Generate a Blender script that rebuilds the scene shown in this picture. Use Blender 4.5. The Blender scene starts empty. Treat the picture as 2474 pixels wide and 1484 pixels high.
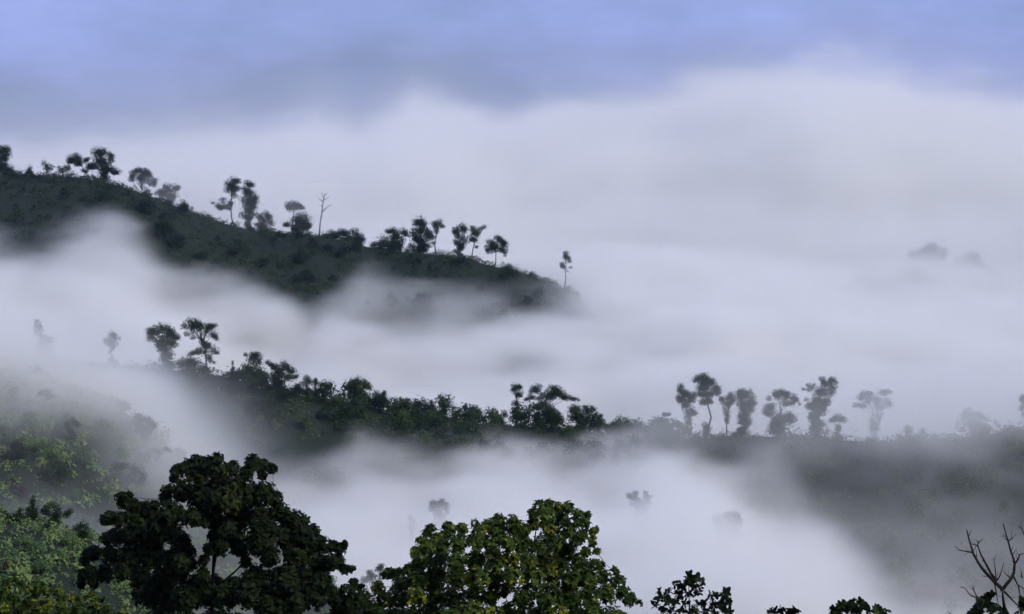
import bpy, math, random
import numpy as np

# ------------------------------------------------------------------ camera, sky, sun, exposure
SC = bpy.context.scene
COL = SC.collection
F = 7006.0                    # focal length in units of the 2473-wide picture
CAMZ = 150.0                  # the viewpoint stands 150 m above the valley floor
PITCH = math.atan((742.0 - 300.0) / F)

cam = bpy.data.cameras.new('camera')
cam.sensor_width = 36.0
cam.lens = 36.0 * F / 2473.0
cam.clip_start = 1.0
cam.clip_end = 30000.0
camo = bpy.data.objects.new('camera', cam)
camo.location = (0, 0, CAMZ)
camo.rotation_euler = (math.pi / 2 - PITCH, 0, 0)
COL.objects.link(camo)
SC.camera = camo

SUN_ELEV = math.radians(36)
SUN_AZ = math.radians(128)     # compass-like angle, clockwise from +Y (the view direction)
world = bpy.data.worlds.new('World')
SC.world = world
world.use_nodes = True
wn, wl = world.node_tree.nodes, world.node_tree.links
bg = wn['Background']
sky = wn.new('ShaderNodeTexSky')
sky.sky_type = 'NISHITA'
sky.sun_disc = False
sky.sun_elevation = SUN_ELEV
sky.sun_rotation = SUN_AZ
sky.altitude = 900
sky.air_density = 1.0
sky.dust_density = 1.0
sky.ozone_density = 3.0
# thin blue-violet cloud veil over the whole sky, uneven everywhere
wtc = wn.new('ShaderNodeTexCoord')
wmp = wn.new('ShaderNodeMapping'); wmp.inputs['Scale'].default_value = (9.0, 9.0, 22.0)
wl.new(wtc.outputs['Generated'], wmp.inputs['Vector'])
wno = wn.new('ShaderNodeTexNoise'); wno.inputs['Scale'].default_value = 1.6; wno.inputs['Detail'].default_value = 5.0; wno.inputs['Roughness'].default_value = .58
wl.new(wmp.outputs[0], wno.inputs['Vector'])
# greyer close to the horizon all round, bluer and brighter above, mottled by the cloud noise
wse = wn.new('ShaderNodeSeparateXYZ'); wl.new(wtc.outputs['Generated'], wse.inputs[0])
wel = wn.new('ShaderNodeMath'); wel.operation = 'MULTIPLY_ADD'; wel.inputs[1].default_value = 9.0; wel.inputs[2].default_value = -.27
wl.new(wse.outputs['Z'], wel.inputs[0])
wad = wn.new('ShaderNodeMath'); wad.operation = 'ADD'; wad.use_clamp = True
wl.new(wel.outputs[0], wad.inputs[0]); wl.new(wno.outputs['Fac'], wad.inputs[1])
wcl = wn.new('ShaderNodeMath'); wcl.operation = 'MINIMUM'; wcl.inputs[1].default_value = .72
wl.new(wad.outputs[0], wcl.inputs[0])
wcr = wn.new('ShaderNodeValToRGB')
ce = wcr.color_ramp.elements
ce[0].position, ce[0].color = .22, (1.52, 2.02, 4.15, 1)
ce[1].position, ce[1].color = .72, (2.75, 3.35, 7.5, 1)
wl.new(wcl.outputs[0], wcr.inputs[0])
wmx = wn.new('ShaderNodeMix'); wmx.data_type = 'RGBA'
wmx.inputs['Factor'].default_value = .88
wl.new(sky.outputs[0], wmx.inputs['A']); wl.new(wcr.outputs[0], wmx.inputs['B'])
wl.new(wmx.outputs['Result'], bg.inputs[0])
bg.inputs[1].default_value = 0.10

sl = bpy.data.lights.new('sun', 'SUN')
sl.energy = 2.7
sl.angle = math.radians(10)
sl.color = (1.0, 0.955, 0.82)
so = bpy.data.objects.new('sun', sl)
sd = (math.sin(SUN_AZ) * math.cos(SUN_ELEV), math.cos(SUN_AZ) * math.cos(SUN_ELEV), math.sin(SUN_ELEV))
from mathutils import Vector
so.rotation_euler = Vector(sd).to_track_quat('Z', 'Y').to_euler()
so.location = (0, -200, 600)
COL.objects.link(so)

SC.view_settings.view_transform = 'Standard'
SC.view_settings.look = 'None'
SC.view_settings.gamma = 1.0
SC.view_settings.exposure = 0.22
SC.view_settings.use_curve_mapping = False
SC.render.engine = 'CYCLES'
cy = SC.cycles
cy.use_denoising = True
cy.max_bounces = 6
cy.diffuse_bounces = 2
cy.transmission_bounces = 3
cy.transparent_max_bounces = 8
cy.volume_bounces = 4
cy.volume_step_rate = 9.0
cy.volume_max_steps = 512
cy.use_adaptive_sampling = True
cy.adaptive_threshold = 0.035
cy.adaptive_min_samples = 16

# ------------------------------------------------------------------ picture-to-place helper
CP, SP = math.cos(PITCH), math.sin(PITCH)

def P(px, py, d):
    """the point at depth Y = d that the picture shows at (px, py) of its 2473 x 1484 grid"""
    u = (px - 1236.5) / F
    v = -(py - 742.0) / F
    fy = CP + v * SP
    fz = -SP + v * CP
    t = d / fy
    return (u * t, d, CAMZ + fz * t)

def sstep(a, b, x):
    t = np.clip((x - a) / (b - a), 0, 1)
    return t * t * (3 - 2 * t)

def lattice(rng, n0, n1, n2, s0, s1, s2):
    """smooth value noise on an n0 x n1 x n2 grid whose cells are s0, s1, s2 lattice cells wide"""
    out = rng.random((int(n0 * s0) + 3, int(n1 * s1) + 3, int(n2 * s2) + 3)).astype(np.float32)
    for ax, (n, s) in enumerate(((n0, s0), (n1, s1), (n2, s2))):
        t = np.arange(n) * s
        i = t.astype(int)
        f = (t - i).astype(np.float32)
        f = f * f * (3 - 2 * f)
        sh = [1, 1, 1]; sh[ax] = n
        f = f.reshape(sh)
        out = np.take(out, i, axis=ax) * (1 - f) + np.take(out, i + 1, axis=ax) * f
    return out

def fbm3(seed, shape, spacing, cell, octaves=4, gain=0.5):
    rng = np.random.default_rng(seed)
    tot, amp, norm = 0, 1.0, 0.0
    for o in range(octaves):
        k = 2.0 ** o
        s = [min(1.0, spacing[i] * k / cell[i]) for i in range(3)]
        tot = tot + amp * lattice(rng, *shape, *s)
        norm += amp
        amp *= gain
    return (tot / norm - 0.5) * 2.0

_rng2 = np.random.default_rng(5)
_L2 = _rng2.random((256, 256)).astype(np.float64)
def noise2(x, y, cell, seed=0, octaves=3):
    """value noise in -1..1 at any points"""
    tot, amp, norm = 0.0, 1.0, 0.0
    for o in range(octaves):
        X = np.asarray(x) / cell * 2 ** o + 17.3 * seed + 100
        Y = np.asarray(y) / cell * 2 ** o + 9.7 * seed + 100
        i, j = np.floor(X).astype(int), np.floor(Y).astype(int)
        f, g = X - i, Y - j
        f = f * f * (3 - 2 * f); g = g * g * (3 - 2 * g)
        i0, i1, j0, j1 = i % 256, (i + 1) % 256, j % 256, (j + 1) % 256
        n = (_L2[i0, j0] * (1 - f) + _L2[i1, j0] * f) * (1 - g) + (_L2[i0, j1] * (1 - f) + _L2[i1, j1] * f) * g
        tot = tot + amp * (n * 2 - 1); norm += amp; amp *= 0.5
    return tot / norm

# ------------------------------------------------------------------ terrain
def crest(pts, d0, d1=None):
    """a ridge line: picture points given a depth that runs from d0 (first) to d1 (last)"""
    d1 = d0 if d1 is None else d1
    n = len(pts)
    W = np.array([P(p[0], p[1], d0 + (d1 - d0) * i / (n - 1)) for i, p in enumerate(pts)])
    return W

R1 = crest([(-500, 445), (-150, 425), (0, 424), (150, 424), (230, 434), (330, 462), (420, 496), (520, 535), (600, 556),
            (700, 566), (790, 574), (880, 596), (950, 608), (1050, 616), (1120, 622), (1180, 641), (1250, 658),
            (1330, 684), (1380, 706), (1430, 750), (1500, 820), (1600, 890), (1800, 950), (2200, 980), (2700, 1000)], 1090, 1000)
R2 = crest([(-500, 800), (-100, 850), (100, 872), (250, 880), (380, 892), (470, 900), (550, 912), (640, 945), (720, 955), (800, 968),
            (900, 985), (960, 1000), (1100, 1020), (1200, 1030), (1300, 1032), (1460, 1048), (1560, 1056), (1650, 1060),
            (1760, 1058), (1880, 1056), (1960, 1058), (2050, 1066), (2150, 1070), (2300, 1060), (2420, 1046), (2480, 1036), (2900, 1000)], 700, 700)
R3 = crest([(-600, 800), (-200, 850), (0, 895), (150, 935), (300, 990), (400, 1075), (520, 1180), (650, 1290), (800, 1420), (1000, 1560)], 430, 430)
R4 = crest([(-600, 1100), (-200, 1210), (0, 1252), (120, 1268), (230, 1320), (300, 1400), (420, 1500), (700, 1650)], 300, 285)
R5 = crest([(1700, 860), (1950, 740), (2100, 672), (2200, 648), (2290, 640), (2380, 655), (2480, 690), (2800, 780)], 1330, 1330)
RIDGES = [(R1, .42, .30), (R2, .40, .36), (R3, .36, .40), (R4, .30, .45), (R5, .25, .25)]

def ground_z(x, y):
    x = np.asarray(x, float); y = np.asarray(y, float)
    floor_ = CAMZ - 150 + 6 * noise2(x, y, 160, 1)
    fg = CAMZ - 4 - 0.215 * np.maximum(y, -60) + 1.5 * noise2(x, y, 30, 2)
    far = np.where(y > 700, -1e3, fg)
    z = np.maximum(floor_, far)
    K = 6.0
    acc = np.exp(np.clip((z - CAMZ) / K, -60, 20))
    for R, front, back in RIDGES:
        cy_ = np.interp(x, R[:, 0], R[:, 1])
        cz_ = np.interp(x, R[:, 0], R[:, 2])
        wob = 7 * noise2(x, y, 55, 3)
        dy = y - cy_ 
        drop = np.where(dy < 0, -dy * front, dy * back)
        drop = np.sqrt(drop ** 2 + 9) - 3
        h = cz_ - drop + wob * np.clip(drop / 25, 0, 1)
        acc = acc + np.exp(np.clip((h - CAMZ) / K, -60, 20))
    out = CAMZ + K * np.log(acc)
    return out

def mesh_obj(name, verts, faces, mat=None, parent=None):
    me = bpy.data.meshes.new(name)
    me.from_pydata(verts, [], faces)
    if mat: me.materials.append(mat)
    o = bpy.data.objects.new(name, me)
    COL.objects.link(o)
    if parent: o.parent = parent
    return o

def principled(name, color, rough=0.8, spec=0.2):
    m = bpy.data.materials.new(name); m.use_nodes = True
    b = m.node_tree.nodes['Principled BSDF']
    b.inputs['Base Color'].default_value = (*color, 1)
    b.inputs['Roughness'].default_value = rough
    b.inputs['Specular IOR Level'].default_value = spec
    return m

gm = principled('ground_soil', (.012, .018, .009))
ys = np.concatenate([np.linspace(-60, 1400, 300), 1400 + np.geomspace(10, 12000, 50)])
us = np.linspace(-1, 1, 131)
V = np.array([[u * (220 + .32 * max(y, 0)) * (1 + 1.5 * abs(u) ** 3), y] for y in ys for u in us])
Zg = ground_z(V[:, 0], V[:, 1])
nx = len(us); ny = len(ys)
fa = [(j*nx+i, j*nx+i+1, (j+1)*nx+i+1, (j+1)*nx+i) for j in range(ny-1) for i in range(nx-1)]
g = mesh_obj('ground', np.column_stack([V, Zg]).tolist(), fa, gm)
g['kind'] = 'structure'
for p in g.data.polygons: p.use_smooth = True

# ------------------------------------------------------------------ fog
def fog_object(name, lo, hi, shape, dens, mat):
    nx, ny, nz = shape
    me = bpy.data.meshes.new(name)
    idx = np.arange(nx * ny * nz)
    n = nx * ny * nz
    me.vertices.add(n)
    k = idx // (nx * ny); j = (idx // nx) % ny; i = idx % nx
    co = np.empty((n, 3), np.float32)
    for a, (q, m) in enumerate(((i, nx), (j, ny), (k, nz))):
        co[:, a] = lo[a] + (hi[a] - lo[a]) * q / (m - 1)
    me.vertices.foreach_set('co', co.ravel())
    at = me.attributes.new('fog', 'FLOAT', 'POINT')
    # dens is [x, y, z]; x runs fastest in the list
    at.data.foreach_set('value', np.ascontiguousarray(dens.transpose(2, 1, 0)).ravel().astype(np.float32))
    me.materials.append(mat)
    o = bpy.data.objects.new(name, me)
    COL.objects.link(o)
    ng = bpy.data.node_groups.new(name, 'GeometryNodeTree')
    ng.interface.new_socket('Geometry', in_out='INPUT', socket_type='NodeSocketGeometry')
    ng.interface.new_socket('Geometry', in_out='OUTPUT', socket_type='NodeSocketGeometry')
    N, L = ng.nodes, ng.links
    gi, go = N.new('NodeGroupInput'), N.new('NodeGroupOutput')
    vc = N.new('GeometryNodeVolumeCube')
    vc.inputs['Min'].default_value = lo
    vc.inputs['Max'].default_value = hi
    for s, m in zip(('Resolution X', 'Resolution Y', 'Resolution Z'), shape): vc.inputs[s].default_value = m
    pos = N.new('GeometryNodeInputPosition')
    sub = N.new('ShaderNodeVectorMath'); sub.operation = 'SUBTRACT'; sub.inputs[1].default_value = lo
    L.new(pos.outputs[0], sub.inputs[0])
    mul = N.new('ShaderNodeVectorMath'); mul.operation = 'MULTIPLY_ADD'
    mul.inputs[1].default_value = [(m - 1) / (hi[a] - lo[a]) for a, m in enumerate(shape)]
    mul.inputs[2].default_value = (.5, .5, .5)
    L.new(sub.outputs[0], mul.inputs[0])
    flo = N.new('ShaderNodeVectorMath'); flo.operation = 'FLOOR'
    L.new(mul.outputs[0], flo.inputs[0])
    sep = N.new('ShaderNodeSeparateXYZ'); L.new(flo.outputs[0], sep.inputs[0])
    def imath(op, a, b):
        q = N.new('FunctionNodeIntegerMath'); q.operation = op
        for s, v in zip(q.inputs, (a, b)):
            if isinstance(v, int): s.default_value = v
            else: L.new(v, s)
        return q.outputs[0]
    zz = imath('MULTIPLY', sep.outputs[2], ny)
    yz = imath('ADD', zz, sep.outputs[1])
    yzx = imath('MULTIPLY', yz, nx)
    ii = imath('ADD', yzx, sep.outputs[0])
    na = N.new('GeometryNodeInputNamedAttribute'); na.data_type = 'FLOAT'; na.inputs[0].default_value = 'fog'
    si = N.new('GeometryNodeSampleIndex'); si.data_type = 'FLOAT'; si.domain = 'POINT'; si.clamp = True
    L.new(gi.outputs[0], si.inputs[0]); L.new(na.outputs[0], si.inputs['Value']); L.new(ii, si.inputs['Index'])
    L.new(si.outputs[0], vc.inputs['Density'])
    sm = N.new('GeometryNodeSetMaterial'); sm.inputs['Material'].default_value = mat
    L.new(vc.outputs[0], sm.inputs[0]); L.new(sm.outputs[0], go.inputs[0])
    md = o.modifiers.new('fog', 'NODES'); md.node_group = ng
    o['kind'] = 'stuff'
    return o

def volmat(name, color, dens=1.0, aniso=0.0):
    m = bpy.data.materials.new(name); m.use_nodes = True
    nt = m.node_tree
    nt.nodes.remove(nt.nodes['Principled BSDF'])
    m.cycles.volume_sampling = 'DISTANCE'
    pv = nt.nodes.new('ShaderNodeVolumePrincipled')
    pv.inputs['Color'].default_value = (*color, 1)
    pv.inputs['Density'].default_value = dens
    pv.inputs['Anisotropy'].default_value = aniso
    nt.links.new(pv.outputs[0], nt.nodes['Material Output'].inputs['Volume'])
    return m

fm = volmat('fog_water_droplets', (.962, .960, .900), 1 / 400.0)
FOGS = []
def line_z(pts, d):
    return np.array([P(a, b, d)[0] for a, b in pts]), np.array([P(a, b, d)[2] for a, b in pts])

# fog tops, as heights along lines across the valley
T_R2 = line_z([(-800, 660), (0, 765), (200, 800), (320, 860), (380, 950), (430, 1070), (500, 1130), (620, 1172), (680, 1175), (760, 1162), (850, 1134), (950, 1134), (1100, 1142), (1200, 1146), (1300, 1154),
               (1420, 1150), (1500, 1130), (1600, 1114), (1700, 1155), (1800, 1195), (1950, 1235), (2010, 1310), (2060, 1365), (2150, 1400), (2300, 1437), (2473, 1470), (3000, 1500)], 620)
T_R1 = line_z([(-800, 560), (0, 568), (100, 575), (150, 570), (180, 540), (270, 518), (330, 560), (400, 618), (450, 648), (560, 668), (700, 700), (790, 728), (830, 682), (880, 664),
               (950, 678), (1050, 690), (1150, 686), (1300, 676), (1400, 664), (1600, 658), (1850, 672), (2100, 694), (2473, 690), (3000, 650)], 1025)
T_C = line_z([(-800, 430), (0, 428), (230, 430), (420, 490), (600, 545), (790, 560), (1050, 600), (1250, 620), (1500, 608), (1800, 612), (2000, 622), (2250, 626), (2473, 618), (3000, 590)], 1130)
T_F = line_z([(-800, 400), (0, 405), (200, 372), (400, 340), (600, 330), (760, 300), (870, 335), (1000, 262), (1180, 318), (1250, 326), (1320, 296), (1450, 290), (1600, 286), (1700, 240),
              (1800, 208), (2000, 195), (2150, 205), (2230, 245), (2350, 250), (2473, 280), (3000, 290)], 1900)
B_ = line_z([(0, 930), (600, 985), (1200, 995), (1600, 960), (2473, 940)], 740)

def pxat(X, Y): return 1236.5 + X * F / np.maximum(Y, 1)

def make_fog(name, label, lo, hi, shape, seed, fn):
    sp = [(hi[a] - lo[a]) / (shape[a] - 1) for a in range(3)]
    X = np.linspace(lo[0], hi[0], shape[0])[:, None, None].astype(np.float32)
    Y = np.linspace(lo[1], hi[1], shape[1])[None, :, None].astype(np.float32)
    Zz = np.linspace(lo[2], hi[2], shape[2])[None, None, :].astype(np.float32)
    gz = ground_z(X[:, :, 0], Y[:, :, 0])[:, :, None].astype(np.float32)
    d = fn(X, Y, Zz, shape, sp, seed, gz)
    d = d * (Zz > gz - 8)
    d = np.where(d < 1e-5, 0, d) * 400.0        # stored 400 times denser; the material divides it out again
    o = fog_object(name, lo, hi, shape, d.astype(np.float32), fm)
    o['label'] = label; o['category'] = 'fog'
    return o

def blob(X, Y, Z, c, r):
    q = ((X - c[0]) / r[0]) ** 2 + ((Y - c[1]) / r[1]) ** 2 + ((Z - CAMZ - c[2]) / r[2]) ** 2
    return np.exp(-q * 1.2)

def near_fog(X, Y, Z, shape, sp, seed, gz):
    n = fbm3(seed, shape, sp, (56, 70, 26), 5, .55)
    n2 = fbm3(seed + 1, shape, sp, (20, 26, 9), 3)
    hg = Z - gz                                     # height over the ground
    top = np.interp(X, *T_R2) + np.zeros_like(Y)
    top = top - np.clip((540 - Y) / 250, 0, 1) * 6
    left = sstep(-50, -80, X)                       # looser mist at the left
    soft = sstep(40, 70, X)
    depth = top + n * (9 - 1 * left) + n2 * 6 - Z
    core = (.058 * (1 - left) + .016 * left) * sstep(-2 - 6 * soft, 6 + 17 * left + 17 * soft, depth) * np.clip(.85 + 1.3 * n2, .25, 1.8)
    # the spur at the left stands clear in front of it, with mist clinging to its upper slope
    front = sstep(438, 426, Y) * sstep(-22, -36, X)
    core = core * (1 - front)
    wisp = np.clip(.8 + 1.7 * n + .5 * n2, 0, 2)
    veil = front * sstep(330, 375, Y) * (.022 * sstep(-56, -44, Z - CAMZ) + .150 * sstep(-45, -36, Z - CAMZ)) * sstep(15, 4, hg) * wisp
    veil += .0260 * front * sstep(325, 350, Y) * sstep(13, 3, hg) * wisp
    # thin veil drifting over the right-hand slope and between spur and ridge
    right = sstep(25, 62, X)
    veil += .0180 * right * sstep(500, 560, Y) * sstep(22, 8, hg) * np.clip(.7 + 2.4 * n + n2 * .8, 0, 2.6)
    veil += .042 * blob(X, Y, Z, (96, 676, -72), (21, 28, 9)) * wisp
    veil += .013 * blob(X, Y, Z, (-84, 610, -66), (15, 50, 11)) * wisp
    veil += .045 * blob(X, Y, Z, (-49, 425, -49), (10, 24, 9)) * wisp
    veil += .010 * blob(X, Y, Z, (40, 672, -74), (9, 24, 7)) * wisp
    return core + veil

def mid_fog(X, Y, Z, shape, sp, seed, gz):
    n = fbm3(seed, shape, sp, (80, 90, 32), 5, .55)
    n2 = fbm3(seed + 1, shape, sp, (28, 34, 12), 3)
    a = np.interp(X, *T_R1) + np.zeros_like(Y)
    b = np.interp(X, *B_) + np.zeros_like(Y)
    w = sstep(720, 980, Y)
    top = b * (1 - w) + a * w
    w2 = sstep(1060, 1120, Y)
    top = top * (1 - w2) + np.interp(X, *T_C) * w2
    hollow = blob(X, Y, Z, (30, 850, -82), (70, 70, 60)) * 7 + blob(X, Y, Z, (-30, 900, -70), (40, 60, 60)) * 4
    depth = top + n * (17 - 8 * sstep(900, 1000, Y)) + n2 * (15 - 9.5 * sstep(900, 1000, Y)) - Z - hollow
    d = .036 * sstep(-3, 12, depth) * np.clip(.85 + 1.9 * n2, .12, 2.1)
    d += .016 * blob(X, Y, Z, (-126, 1096, -30), (17, 22, 10)) * np.clip(1 + 1.5 * n, 0, 2)
    d += .010 * blob(X, Y, Z, (-95, 1080, -36), (30, 20, 9)) * np.clip(1 + 1.5 * n, 0, 2)
    d += .045 * blob(X, Y, Z, (30, 1015, -60), (17, 30, 9)) * np.clip(1 + 1.5 * n, 0, 2)
    return d

def far_fog(X, Y, Z, shape, sp, seed, gz):
    n = fbm3(seed, shape, sp, (170, 220, 60), 5, .55)
    n2 = fbm3(seed + 1, shape, sp, (54, 64, 24), 4, .6)
    c = np.interp(X, *T_C)
    a = np.interp(X * 1900 / np.maximum(Y, 1200), *T_F)
    w = sstep(1250, 1800, Y)
    top = c * (1 - w) + a * w
    depth = top + n * 22 + n2 * 34 - Z - 2
    loose = sstep(60, -260, X)
    return (.017 - .008 * loose) * sstep(-22, 40 + 26 * loose, depth) ** 1.5 * np.clip(1 + 1.2 * n2, .2, 2) + .00045 * sstep(-75, 20, depth) * np.clip(.8 + 1.5 * n, .1, 2) * w

make_fog('fog', 'low white fog filling the valley in front of the middle ridge', (-240, 250, CAMZ - 140), (240, 725, CAMZ - 5), (193, 120, 91), 11, near_fog)
make_fog('fog', 'white fog filling the valley between the middle and upper ridges', (-330, 720, CAMZ - 150), (330, 1204, CAMZ + 10), (221, 97, 81), 21, mid_fog)
make_fog('fog', 'wide sea of pale fog beyond the upper ridge', (-800, 1200, CAMZ - 160), (800, 3200, CAMZ + 120), (221, 101, 81), 31, far_fog)

# ------------------------------------------------------------------ materials
def foliage_mat(name, dark, mid, light, odd, translucent=.25):
    """leaf colours differ from leaf to leaf: 'tint' runs 0..1 per leaf, a few leaves are the odd colour"""
    m = bpy.data.materials.new(name); m.use_nodes = True
    nt = m.node_tree; N, L = nt.nodes, nt.links
    N.remove(N['Principled BSDF'])
    at = N.new('ShaderNodeAttribute'); at.attribute_name = 'tint'
    oi = N.new('ShaderNodeObjectInfo')
    ad = N.new('ShaderNodeMath'); ad.operation = 'ADD'
    L.new(at.outputs['Fac'], ad.inputs[0])
    mu = N.new('ShaderNodeMath'); mu.operation = 'MULTIPLY_ADD'; mu.inputs[1].default_value = .22; mu.inputs[2].default_value = -.11
    L.new(oi.outputs['Random'], mu.inputs[0]); L.new(mu.outputs[0], ad.inputs[1])
    cr = N.new('ShaderNodeValToRGB')
    e = cr.color_ramp.elements
    e[0].position, e[0].color = 0.0, (*dark, 1)
    e[1].position, e[1].color = 1.0, (*odd, 1)
    for p, c in ((.5, mid), (.85, light)):
        q = e.new(p); q.color = (*c, 1)
    L.new(ad.outputs[0], cr.inputs[0])
    di = N.new('ShaderNodeBsdfPrincipled')
    di.inputs['Roughness'].default_value = .55
    di.inputs['Specular IOR Level'].default_value = .08
    tr = N.new('ShaderNodeBsdfTranslucent')
    L.new(cr.outputs[0], di.inputs['Base Color']); L.new(cr.outputs[0], tr.inputs['Color'])
    mx = N.new('ShaderNodeMixShader'); mx.inputs[0].default_value = translucent
    L.new(di.outputs[0], mx.inputs[1]); L.new(tr.outputs[0], mx.inputs[2])
    L.new(mx.outputs[0], N['Material Output'].inputs['Surface'])
    return m

def bark_mat(name, a, b):
    m = bpy.data.materials.new(name); m.use_nodes = True
    nt = m.node_tree; N, L = nt.nodes, nt.links
    bs = N['Principled BSDF']; bs.inputs['Roughness'].default_value = .9; bs.inputs['Specular IOR Level'].default_value = .1
    no = N.new('ShaderNodeTexNoise'); no.inputs['Scale'].default_value = 3.0; no.inputs['Detail'].default_value = 6
    tc = N.new('ShaderNodeTexCoord'); L.new(tc.outputs['Object'], no.inputs['Vector'])
    cr = N.new('ShaderNodeValToRGB')
    cr.color_ramp.elements[0].color = (*a, 1); cr.color_ramp.elements[1].color = (*b, 1)
    cr.color_ramp.elements[0].position = .35; cr.color_ramp.elements[1].position = .65
    L.new(no.outputs['Fac'], cr.inputs[0]); L.new(cr.outputs[0], bs.inputs['Base Color'])
    bu = N.new('ShaderNodeBump'); bu.inputs['Strength'].default_value = .4; L.new(no.outputs['Fac'], bu.inputs['Height'])
    L.new(bu.outputs[0], bs.inputs['Normal'])
    return m

M = {
    'far': foliage_mat('far_leaves', (.006, .013, .008), (.013, .028, .015), (.038, .066, .030), (.06, .07, .03)),
    'ridge': foliage_mat('ridge_leaves', (.008, .016, .009), (.020, .038, .015), (.058, .090, .030), (.09, .11, .035)),
    'bright': foliage_mat('bright_leaves', (.030, .066, .024), (.066, .124, .044), (.12, .195, .068), (.15, .20, .065)),
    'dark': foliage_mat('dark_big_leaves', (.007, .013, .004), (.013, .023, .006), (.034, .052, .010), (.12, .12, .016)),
    'yellow': foliage_mat('yellow_green_big_leaves', (.012, .024, .006), (.024, .046, .008), (.062, .096, .012), (.20, .20, .018)),
    'brown': foliage_mat('brown_leaves', (.035, .022, .016), (.060, .036, .026), (.09, .055, .035), (.10, .07, .04)),
    'bark': bark_mat('dark_bark', (.012, .010, .008), (.026, .021, .017)),
    'pale_bark': bark_mat('pale_bark', (.13, .12, .11), (.20, .19, .18)),
}

# ------------------------------------------------------------------ vegetation builders
rng = np.random.default_rng(77)

CROPS = {'A': (0, 340, 740 / 2473), 'B': (680, 420, 800 / 2473), 'C': (0, 760, 740 / 2473), 'D': (560, 840, 740 / 2473),
         'E': (1200, 880, 740 / 2473), 'G': (1860, 880, 700 / 2473), 'H': (0, 1092, 900 / 2474), 'I': (860, 1092, 840 / 2474),
         'K': (2100, 560, 460 / 2473), 'L': (0, 1230, 320 / 1552), 'M': (2340, 1280, 220 / 1275), 'N': (1600, 1380, 750 / 2474)}
S = 2473 / 2560
def cv(crop, x, y):
    ox, oy, s = CROPS[crop]
    return ((ox + x * s) * S, (oy + y * s) * S)
def cs(crop): return CROPS[crop][2] * S

def hit(px, py, lo, hi):
    """depth at which the line of sight through (px, py) meets the ground between lo and hi"""
    for d in np.arange(lo, hi, 1.0):
        q = P(px, py, d)
        if q[2] <= float(ground_z(q[0], q[1])): return float(d)
    return hi

def quads_mesh(name, centers, normals, size, tint, mat, parent=None, aspect=.62):
    """one leafy mesh: a small folded blade at every centre"""
    n = len(centers)
    nrm = normals / (np.linalg.norm(normals, axis=1, keepdims=True) + 1e-9)
    ref = rng.normal(size=(n, 3))
    t = np.cross(nrm, ref); t /= (np.linalg.norm(t, axis=1, keepdims=True) + 1e-9)
    b = np.cross(nrm, t)
    s = size.reshape(-1, 1)
    v = np.empty((n, 4, 3), np.float32)
    v[:, 0] = centers - t * s * .5
    v[:, 1] = centers + b * s * aspect * .5 - nrm * s * .08
    v[:, 2] = centers + t * s * .5
    v[:, 3] = centers - b * s * aspect * .5 - nrm * s * .08
    me = bpy.data.meshes.new(name)
    me.vertices.add(4 * n); me.vertices.foreach_set('co', v.ravel())
    me.loops.add(4 * n); me.loops.foreach_set('vertex_index', np.arange(4 * n, dtype=np.int32))
    me.polygons.add(n); me.polygons.foreach_set('loop_start', np.arange(0, 4 * n, 4, dtype=np.int32))
    at = me.attributes.new('tint', 'FLOAT', 'FACE'); at.data.foreach_set('value', np.clip(tint, 0, 1).astype(np.float32))
    me.update(calc_edges=True)
    me.materials.append(mat)
    o = bpy.data.objects.new(name, me); COL.objects.link(o)
    if parent: o.parent = parent
    return o

def tube_geo(path, radii, sides=6):
    path = [Vector(p) for p in path]
    vs, fs = [], []
    for i, p in enumerate(path):
        a = path[max(i - 1, 0)]; c = path[min(i + 1, len(path) - 1)]
        d = (c - a).normalized() if (c - a).length > 1e-6 else Vector((0, 0, 1))
        r = d.cross(Vector((.31, .87, .17))).normalized(); q = d.cross(r)
        for k in range(sides):
            w = 2 * math.pi * k / sides
            vs.append(tuple(p + (r * math.cos(w) + q * math.sin(w)) * radii[i]))
    for i in range(len(path) - 1):
        for k in range(sides):
            fs.append((i * sides + k, i * sides + (k + 1) % sides, (i + 1) * sides + (k + 1) % sides, (i + 1) * sides + k))
    fs.append(tuple(range(sides))[::-1]); fs.append(tuple((len(path) - 1) * sides + k for k in range(sides)))
    return vs, fs

def join_geo(parts):
    V_, F_ = [], []
    for v, f in parts:
        o = len(V_); V_ += v; F_ += [tuple(i + o for i in q) for q in f]
    return V_, F_

def root_empty(name, loc, label, cat, group=None):
    o = bpy.data.objects.new(name, None); o.location = loc; o.empty_display_size = .5
    o['label'] = label; o['category'] = cat
    if group: o['group'] = group
    COL.objects.link(o)
    return o

def local(pts, base):
    return [tuple(Vector(p) - Vector(base)) for p in pts]

def skeleton(base, lobes, r0, low=None):
    """trunk with limbs reaching into the crown; base and lobes in world space"""
    C = np.array([l[:3] for l in lobes]); R = np.array([l[3] for l in lobes])
    cen = C.mean(0)
    zlo = (C[:, 2] - R).min()
    H = C[:, 2].max() - base[2]
    fork = Vector((base[0] * .35 + cen[0] * .65, base[1] * .35 + cen[1] * .65, max(base[2] + .25 * H, min(zlo + .25 * (C[:, 2].max() - zlo), cen[2]))))
    b = Vector(base); b.z -= .6
    mid = b.lerp(fork, .55) + Vector((rng.normal() * .03 * H, rng.normal() * .03 * H, 0))
    top = Vector(C[np.argmax(C[:, 2])])
    parts = [tube_geo([b, mid, fork, fork.lerp(top, .5) + Vector((0, 0, .05 * H)), top], [r0 * 1.25, r0, r0 * .75, r0 * .4, r0 * .12])]
    for i in np.argsort(-R)[:22]:
        c = Vector(C[i])
        t = min(max((c.z - fork.z) / max(top.z - fork.z, .1) * .6, 0), .75)
        st = fork.lerp(top, t * .8)
        m_ = st.lerp(c, .55) + Vector((0, 0, -.08 * (c - st).length))
        parts.append(tube_geo([st, m_, c], [r0 * .46, r0 * .32, r0 * .12], 5))
    return join_geo(parts)

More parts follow.
